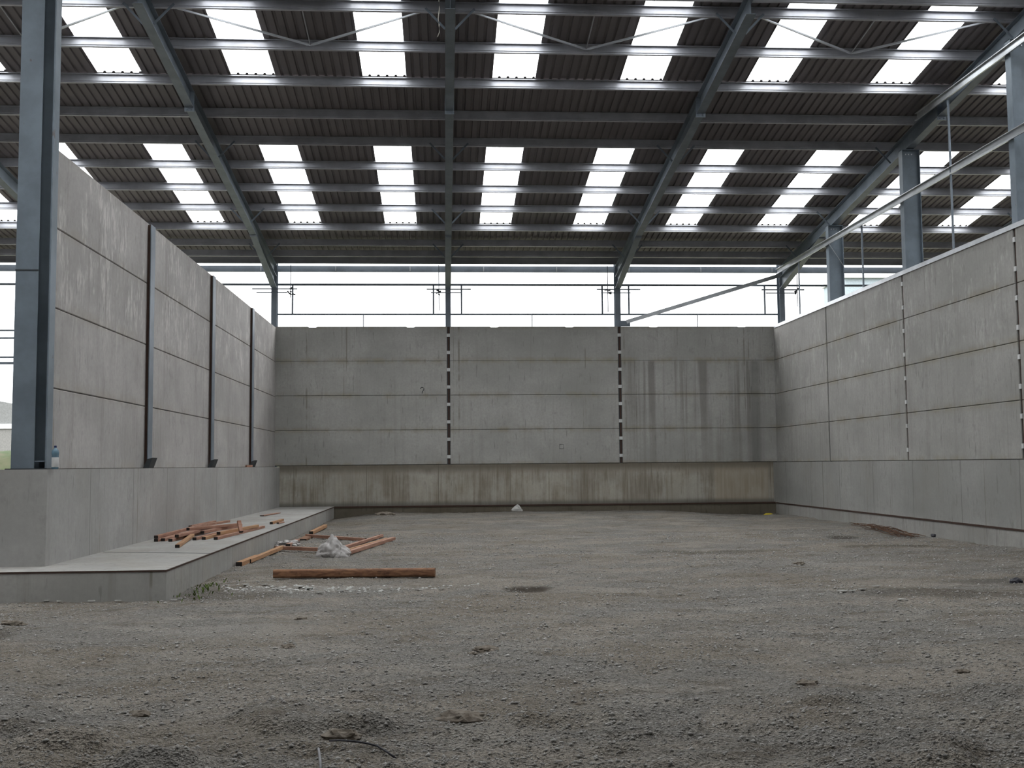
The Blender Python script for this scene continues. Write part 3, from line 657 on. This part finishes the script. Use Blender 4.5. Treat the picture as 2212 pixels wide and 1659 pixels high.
pile = [  # near end px, far end px, height of both ends above platform, label
    ((337, 1167), (440, 1143), .03, .03, 'lowest batten at the left end of the pile on the platform'),
    ((352, 1166), (455, 1143), .03, .03, 'second batten from the left in the bottom layer of the platform pile'),
    ((368, 1167), (470, 1141), .03, .03, 'third batten from the left in the bottom layer of the platform pile'),
    ((337, 1160), (432, 1136), .09, .09, 'batten on the second layer at the left end of the platform pile'),
    ((382, 1158), (470, 1138), .09, .09, 'batten on the second layer near the middle of the platform pile'),
    ((383, 1180), (416, 1156), .03, .05, 'short batten pointing at the camera, sticking out of the pile front'),
    ((420, 1164), (512, 1142), .03, .03, 'dark-ended batten in the bottom layer at the centre of the pile'),
    ((440, 1163), (528, 1141), .03, .03, 'bottom-layer batten right of the centre of the platform pile'),
    ((466, 1163), (569, 1138), .03, .03, 'longest batten on the right edge of the platform pile'),
    ((437, 1150), (520, 1134), .09, .09, 'second-layer batten right of the middle of the platform pile'),
    ((472, 1152), (556, 1136), .09, .09, 'second-layer batten at the right end of the platform pile'),
    ((406, 1143), (513, 1133), .15, .15, 'topmost batten lying crosswise on the back of the platform pile'),
    ((411, 1138), (464, 1127), .09, .09, 'rear batten on the left of the platform pile, near the wall'),
    ((430, 1136), (494, 1126), .09, .09, 'rear batten at the back of the platform pile, nearest the upstand'),
]
for i, (a, b, ha, hb, lab) in enumerate(pile):
    pa = pix(*a, 2, .39 + ha); pb = pix(*b, 2, .39 + hb)
    L = (pb - pa).length
    if L > 4.2: pb = pa + (pb - pa) * (4.2 / L)
    pa.x = max(pa.x, -5.52); pb.x = max(pb.x, -5.52)
    batten(pa, pb, mat=WOODO if i in (5, 7, 10) else WOODR, label='red-brown ' + lab, group=G1)
batten(pix(521, 1149, 1, 22.2), pix(516, 1126, 1, 22.35), mat=WOODR, label='red-brown batten tipped up on end out of the platform pile', group=G1)
batten(pix(586, 1130, 2, .42), pix(610, 1123, 2, .42), mat=WOODO, label='short orange batten alone on the platform beyond the pile', group='loose pieces on the platform far end')
batten(pix(600, 1130, 2, .42), pix(612, 1128, 2, .42), .06, .03, WOODR, 'very short dark slat beside the lone orange batten on the platform', 'loose pieces on the platform far end')
batten(pix(566, 1114, 2, .41), pix(602, 1108, 2, .41), .12, .02, WOODR, 'flat faded brown board at the far end of the platform', 'loose pieces on the platform far end')
# ground timber
def gp(px, py, h):
    p = pix(px, py, 2, h); p = pix(px, py, 2, GZ(p.x, p.y) + h); return p
G2 = 'battens lying on the gravel'
batten(gp(745, 1196, .05), gp(850, 1163, .05), .10, .07, WOODR, 'red-brown batten on gravel, right-hand one of the pair meeting at the plastic bag', G2)
batten(gp(727, 1188, .05), gp(825, 1157, .05), .08, .06, WOODR, 'red-brown batten on gravel, left-hand one of the pair meeting at the plastic bag', G2)
batten(gp(740, 1191, .02), gp(835, 1163, .02), .05, .03, WOODO, 'thin light slat lying between the two battens by the plastic bag', G2)
batten(gp(662, 1157, .05), gp(790, 1166, .05), .07, .07, WOODR, 'grey-brown batten on gravel beyond the bag, pointing right from the platform', G2)
batten(gp(596, 1183, .05), gp(690, 1187, .05), .08, .07, WOODR, 'brown batten on gravel left of the plastic bag', G2)
batten(gp(516, 1219, .05), gp(556, 1203, .05), .11, .08, WOODO, 'short orange-brown block at the near end beside the platform side', G2)
batten(gp(537, 1212, .06), gp(610, 1182, .06), .09, .07, WOODO, 'long orange batten leaning along the foot of the platform side', G2)
batten(gp(622, 1178, .05), gp(643, 1167, .05), .10, .06, WOODR, 'brown batten end poking from under the small plastic sheet', G2)
batten(gp(672, 1151, .05), gp(703, 1136, .05), .10, .08, WOODO, 'orange batten by the far corner of the platform side', G2)
batten(gp(652, 1166, .02), gp(672, 1157, .02), .22, .04, WOODP, 'dirty broken board beside the platform, beyond the small plastic sheet', G2)
# big post, rounded square
a = Vector((-2.66, 17.35, GZ(-2.6, 17.4) + .085)); b = Vector((-.15, 17.05, GZ(-.2, 17.1) + .075))
pb_ = MB(); d = (b - a).normalized(); sd = d.cross(Vector((0, 0, 1))).normalized(); up = sd.cross(d)
pr = [(.068 * math.copysign(abs(math.cos(t)) ** .6, math.cos(t)), .068 * math.copysign(abs(math.sin(t)) ** .6, math.sin(t))) for t in [i * math.pi / 8 + .02 for i in range(16)]]
pb_.extrude(pr, a, b, sd, up); o = pb_.build('timber_post', WOODP); tag(o, 'long thick stained timber post lying across the gravel in front', 'post')

# ------------------------------------------------------------------ soft and small things
def ico(sub=2):
    import bmesh
    bm = bmesh.new(); bmesh.ops.create_icosphere(bm, subdivisions=sub, radius=1); v = [x.co.copy() for x in bm.verts]; f = [tuple(q.index for q in x.verts) for x in bm.faces]; bm.free(); return v, f
from mathutils import noise as mn
def lump(name, c, size, mat, seed, amp=.35, freq=2.0, sub=3, peak=0.0, smooth=False):
    v, f = ico(sub); out = []
    for p in v:
        k = 1 + amp * mn.noise(p * freq + Vector((seed, seed * 2.3, 0))) + amp * .5 * mn.noise(p * freq * 2.7 + Vector((seed, 0, seed)))
        q = p * k
        if peak and q.z > 0: q.z = q.z * (1 + peak * max(0, 1 - math.hypot(q.x, q.y) * 1.4)); q.x *= 1 - .3 * q.z; q.y *= 1 - .3 * q.z
        z = max(q.z, -.35)
        out.append((c[0] + q.x * size[0], c[1] + q.y * size[1], c[2] + (z + .33) * size[2]))
    return MB().add(out, f).build(name, mat, smooth=smooth)
p = gp(718, 1203, 0); o = lump('plastic_bag', (p.x, p.y + .1, p.z - .02), (.32, .22, .27), BAG, 3.3, .32, 1.5, 5, .35); tag(o, 'crumpled pale plastic bag on the gravel where two battens meet', 'plastic bag')
p = gp(618, 1181, 0); o = lump('plastic_sheet', (p.x, p.y + .1, p.z + .0), (.24, .3, .10), BAG, 8.1, .5, 2.2, 4); tag(o, 'small crumpled clear plastic sheet beside the platform side', 'plastic sheet')
p = pix(1117, 1103, 1, 36.75); o = lump('white_lump', (p.x, p.y, GZ(p.x, p.y) - .01), (.18, .12, .14), DEBW, 5.0, .3, 1.5, 3, .3); tag(o, 'white wedge-shaped lump at the foot of the back wall near the middle', 'lump')
p = pix(832, 1112, 1, 35.4); o = lump('rubble_heap', (p.x, p.y, GZ(p.x, p.y) - .03), (.34, .25, .10), CLOD, 6.0, .4, 3, 3); tag(o, 'pale little heap of rubble on the gravel toward the left back corner', 'rubble heap')
p = pix(1660, 1117, 1, 36.2); o = lump('yellow_scrap', (p.x, p.y, GZ(p.x, p.y)), (.16, .1, .05), YEL, 2.0, .4, 3, 2); tag(o, 'small bright yellow scrap in the right back corner', 'scrap')
p = pix(2195, 1263, 1, 15.2); o = lump('black_lump', (p.x, p.y, GZ(p.x, p.y) - .01), (.09, .08, .06), BLACK, 1.0, .25, 2, 3); tag(o, 'small black lump on the gravel at the right photo edge', 'lump')
p = pix(1943, 1150, 1, 24.9); o = lump('black_scrap', (11.28, 24.7, GZ(11.28, 24.7) + .03), (.05, .09, .06), BLACK, 4.0, .3, 2, 2); tag(o, 'tiny black scrap against the foot of the right wall by the rusty wires', 'scrap')

clods = [((650, 1338), .075, 'brown clod on the gravel below the left end of the timber post'), ((622, 1398), .07, 'dark brown clod at left, two steps in front of the platform corner'), ((1050, 1404), .11, 'flat brown clod in the middle of the foreground'),
         ((1000, 1556), .17, 'widest brown clod, near the bottom middle of the photo'), ((1265, 1846), .06, ''), ((736, 1590), .12, 'brown clod behind the black cable end at the bottom'), ((2078, 1452), .07, 'rounded brown clod in the right foreground'), ((1745, 1478), .085, 'flat brown clod at right, left of the rounded one'),
         ((1725, 1218), .10, 'dark flat clod far out on the right half of the gravel'), ((1250, 1524), .05, 'small clod right of the widest brown clod'), ((1230, 1560), .05, ''), ((830, 1352), .05, ''), ((25, 1350), .14, 'low dark clod at the left photo edge'), ((300, 1545), .09, 'low clod in the bottom left foreground'), ((1020, 1412), .05, 'small pale clod touching the flat clod in the middle foreground')]
for i, ((x, y), r, lab) in enumerate(clods):
    if not lab: continue
    p = gp(x, y, 0); o = lump('earth_clod', (p.x, p.y, p.z - r * .12), (r, r * .7, r * .38), CLOD, 10 + i * 3.7, .45, 1.8, 3); tag(o, lab, 'clod', 'earth clods on the gravel')

# pale broken flakes
def flake(px, py, r, lab, i, group):
    p = gp(px, py, 0); n = 7; a0 = random.random() * 6; mb = MB()
    pts = [(p.x + r * random.uniform(.6, 1.1) * math.cos(a0 + k * 6.283 / n), p.y + r * .8 * random.uniform(.6, 1.1) * math.sin(a0 + k * 6.283 / n)) for k in range(n)]
    z = max(GZ(*q) for q in pts) + .012; t = .012
    tilt = random.uniform(-.1, -.02)
    v = [(x, y, z + (y - p.y) * tilt) for x, y in pts] + [(x, y, z + t + (y - p.y) * tilt) for x, y in pts]
    mb.add(v, [tuple(range(n - 1, -1, -1)), tuple(range(n, 2 * n))] + [(k, (k + 1) % n, (k + 1) % n + n, k + n) for k in range(n)])
    o = mb.build('pale_flake', DEBW); tag(o, lab, 'flake', group)
FG = 'pale flakes scattered before the timber post'
for i, (x, y, r) in enumerate([(530, 1264, .06), (572, 1266, .06), (645, 1272, .09), (625, 1276, .05), (668, 1274, .07), (690, 1284, .05), (735, 1280, .06), (760, 1279, .05), (600, 1278, .04), (850, 1276, .05), (905, 1276, .05), (955, 1276, .05), (820, 1282, .04), (705, 1278, .04)]):
    flake(x, y, r, 'pale plaster flake on the gravel in the streak before the timber post', i, FG)
for i, (x, y, r, l) in enumerate([(1775, 1288, .05, 'leftmost pale flake of the curved line on the right gravel'), (1822, 1281, .09, 'second pale flake of the curved line on the right gravel'), (1842, 1277, .06, 'third pale flake of the curved line on the right gravel'), (1862, 1274, .07, 'fourth pale flake of the curved line on the right gravel'), (1893, 1273, .06, 'fifth and last pale flake of the curved line on the right gravel'), (1947, 1294, .05, 'lone pale flake right of the curved line on the gravel')]):
    flake(x, y, r, l, i, 'pale flakes on the right gravel')
for i, (x, y, r) in enumerate([(100, 1302, .04), (128, 1303, .04), (197, 1302, .05), (255, 1302, .045), (375, 1300, .06), (388, 1296, .04)]):
    flake(x, y, r, 'bit of white litter along the front foot of the left platform', i, 'white litter before the left platform')
flake(888, 1219, .09, 'shiny pale scrap on the gravel behind the timber post', 0, None)
flake(740, 1153, .10, 'pale flat scrap on the gravel behind the crossing battens', 0, None)

# crumbs of the pale streak
mb = MB()
for i in range(330):
    x_ = random.uniform(-3.3, .5); y_ = 16.05 + .25 * math.sin(x_ * 1.3) + random.gauss(0, .16)
    if random.random() > .35 + .65 * math.exp(-((x_ + 2.2) / 1.1) ** 2): continue
    rr = random.uniform(.008, .035); z_ = GZ(x_, y_); q = [(x_ + rr * math.cos(a + i), y_ + rr * math.sin(a + i) * 1.2, z_ + .002) for a in (0, 1.4, 2.9, 4.6)]
    mb.add(q + [(x_, y_, z_ + rr * .55)], [(0, 1, 4), (1, 2, 4), (2, 3, 4), (3, 0, 4)])
o = mb.build('plaster_crumbs', DEBW); tag(o, 'streak of white plaster crumbs on the gravel just before the timber post', 'plaster', kind='stuff')
# hand-drawn marks on the back wall panels
def stroke(pts, name, r_=.014):
    MB().tube([pix(x, y, 1, D - .002) for x, y in pts], r_, 5).build(name, DARKST, wb)
stroke([(908, 840), (910, 837), (914, 837), (916, 840), (914, 844), (912, 847), (912, 850)], 'painted_mark')
stroke([(1209, 960), (1217, 960), (1217, 969), (1209, 969), (1209, 960)], 'painted_mark', .009)

# weeds by the platform corner
mb = MB()
for i in range(60):
    a = random.uniform(0, 6.28); q = (-3.45 + random.gauss(0, .16), 15.9 + random.gauss(0, .55)); L = random.uniform(.03, .08); z = GZ(*q)
    t = (q[0] + math.cos(a) * L * .7, q[1] + math.sin(a) * L * .7, z + L); s_ = Vector((-math.sin(a), math.cos(a), 0)) * .012
    m_ = Vector(((q[0] + t[0]) / 2, (q[1] + t[1]) / 2, z + L * .7))
    mb.add([(q[0], q[1], z - .01), m_ + s_, t, m_ - s_], [(0, 1, 2, 3)])
o = mb.build('weed_tuft', WEED); tag(o, 'small green weeds at the foot of the platform corner', 'weeds', kind='stuff')

# rusty wires bundle along right wall
mb = MB()
for i in range(26):
    a = Vector((11.15 + random.gauss(0, .09), 28.6 + random.gauss(0, .8), 0)); b = Vector((10.75 + random.gauss(0, .14), 25.0 + random.gauss(0, .5), 0)); pts = []
    bow = random.gauss(0, .12)
    for t in np.linspace(0, 1, 9):
        q = a.lerp(b, t); q.x += bow * math.sin(t * 3.14); q.z = GZ(q.x, q.y) + .03 + .07 * random.random() * math.sin(t * 3.14) + .002 * i; pts.append(q)
    mb.tube(pts, .007, 4)
WIRE = plain('rusty_wire', (0.085, 0.042, 0.022), .85)
o = mb.build('wire_bundle', WIRE); tag(o, 'loose bundle of thin rusty wires on the gravel along the right wall', 'wire bundle')

# cable bits at the bottom edge
pts = [gp(x, y, .012) for x, y in ((712, 1600), (735, 1603), (760, 1607), (790, 1612), (815, 1617), (838, 1628), (855, 1637))]
pts = [q + Vector((0, 0, .02 * math.sin(i * .55))) for i, q in enumerate(pts)]
o = MB().tube(pts, .0065, 8).build('black_cable', BLACK, smooth=True); tag(o, 'bit of black cable curving out of the dirt at the bottom edge', 'cable')
pts = [gp(x, y, .012) for x, y in ((687, 1612), (690, 1628), (692, 1645), (693, 1662))]
o = MB().tube(pts, .008, 8).build('grey_cable', plain('grey_plastic', (.22, .22, .23)), smooth=True); tag(o, 'short grey cable standing in the dirt at the bottom edge, left of the black one', 'cable')

# bottle on the ledge
bp = (-5.66, 15.98 + .0, 1.753)
bp = (pix(119, 1005, 1, 15.92).x, 15.92, 1.752)
root = empty('water_bottle', bp, 'blue water bottle with white label standing on the left ledge beside the big column', 'bottle')
MB().lathe(bp, [(.040, 0), (.045, .008), (.046, .06), (.046, .20), (.049, .205), (.050, .235), (.046, .262), (.034, .282), (.019, .295), (.0155, .30), (.0155, .316)], 24).build('bottle_body', PET, root, True)
MB().lathe(bp, [(.0465, .03), (.0475, .032), (.0475, .165), (.0465, .167)], 24).build('bottle_label', WHITE, root, True)
MB().lathe(bp, [(.018, .306), (.019, .308), (.019, .330), (.015, .334)], 20).build('bottle_cap', CAPB, root, True)

# ------------------------------------------------------------------ outside
def bank(x, y): return -.36 + 3.0 * sm((y - 52) / 10) + .35 * vnoise(x * .5, y * .5, 9) + .2 * vnoise(x * 2, y * 2, 12)
o = grid_mesh('grass_bank', np.arange(-60, 0, .5), np.arange(48, 75, .5), bank, GRASS); tag(o, 'rough green grass bank outside, left of the big column', 'grass', kind='stuff')
bd = empty('farm_shed', (-41, 100, -.3), 'pale gabled shed outside, left of the big column', 'building')
xa, xb, xm_, Y0 = -50.4, -29.5, -39.9, 100
MB().box(xa, xb, Y0, Y0 + 25, -.3, 5.4).build('wall', CLADL, bd)
MB().extrude([(xa, 5.4), (xb, 5.4), (xm_, 7.95)] if False else [(xa, 5.75), (xb, 5.75), (xb, 5.8), (xm_, 7.85), (xa, 5.8)], (0, Y0 + .05, 0), (0, Y0 + 25, 0), (1, 0, 0), (0, 0, 1)).build('gable', CLADG, bd)
MB().box(xa - .2, xb + .2, Y0 - .12, Y0, 5.35, 5.78).build('fascia', WHITE, bd)
MB().box(-40.05, -39.9, Y0 - .1, Y0, 2.2, 5.0).build('downpipe', DARKST, bd)
b2 = empty('tall_shed', (50, 120, -.3), 'pale blue-white building far outside, seen between the right columns', 'building')
MB().box(45.6, 64, 120, 127, -.3, 22.6).build('wall', CLADB, b2)
MB().box(45.4, 64.2, 119.6, 127.4, 22.6, 23.0).build('roof_edge', WHITE, b2)
for o in list(bpy.data.objects):
    if '_w' in o: del o['_w']
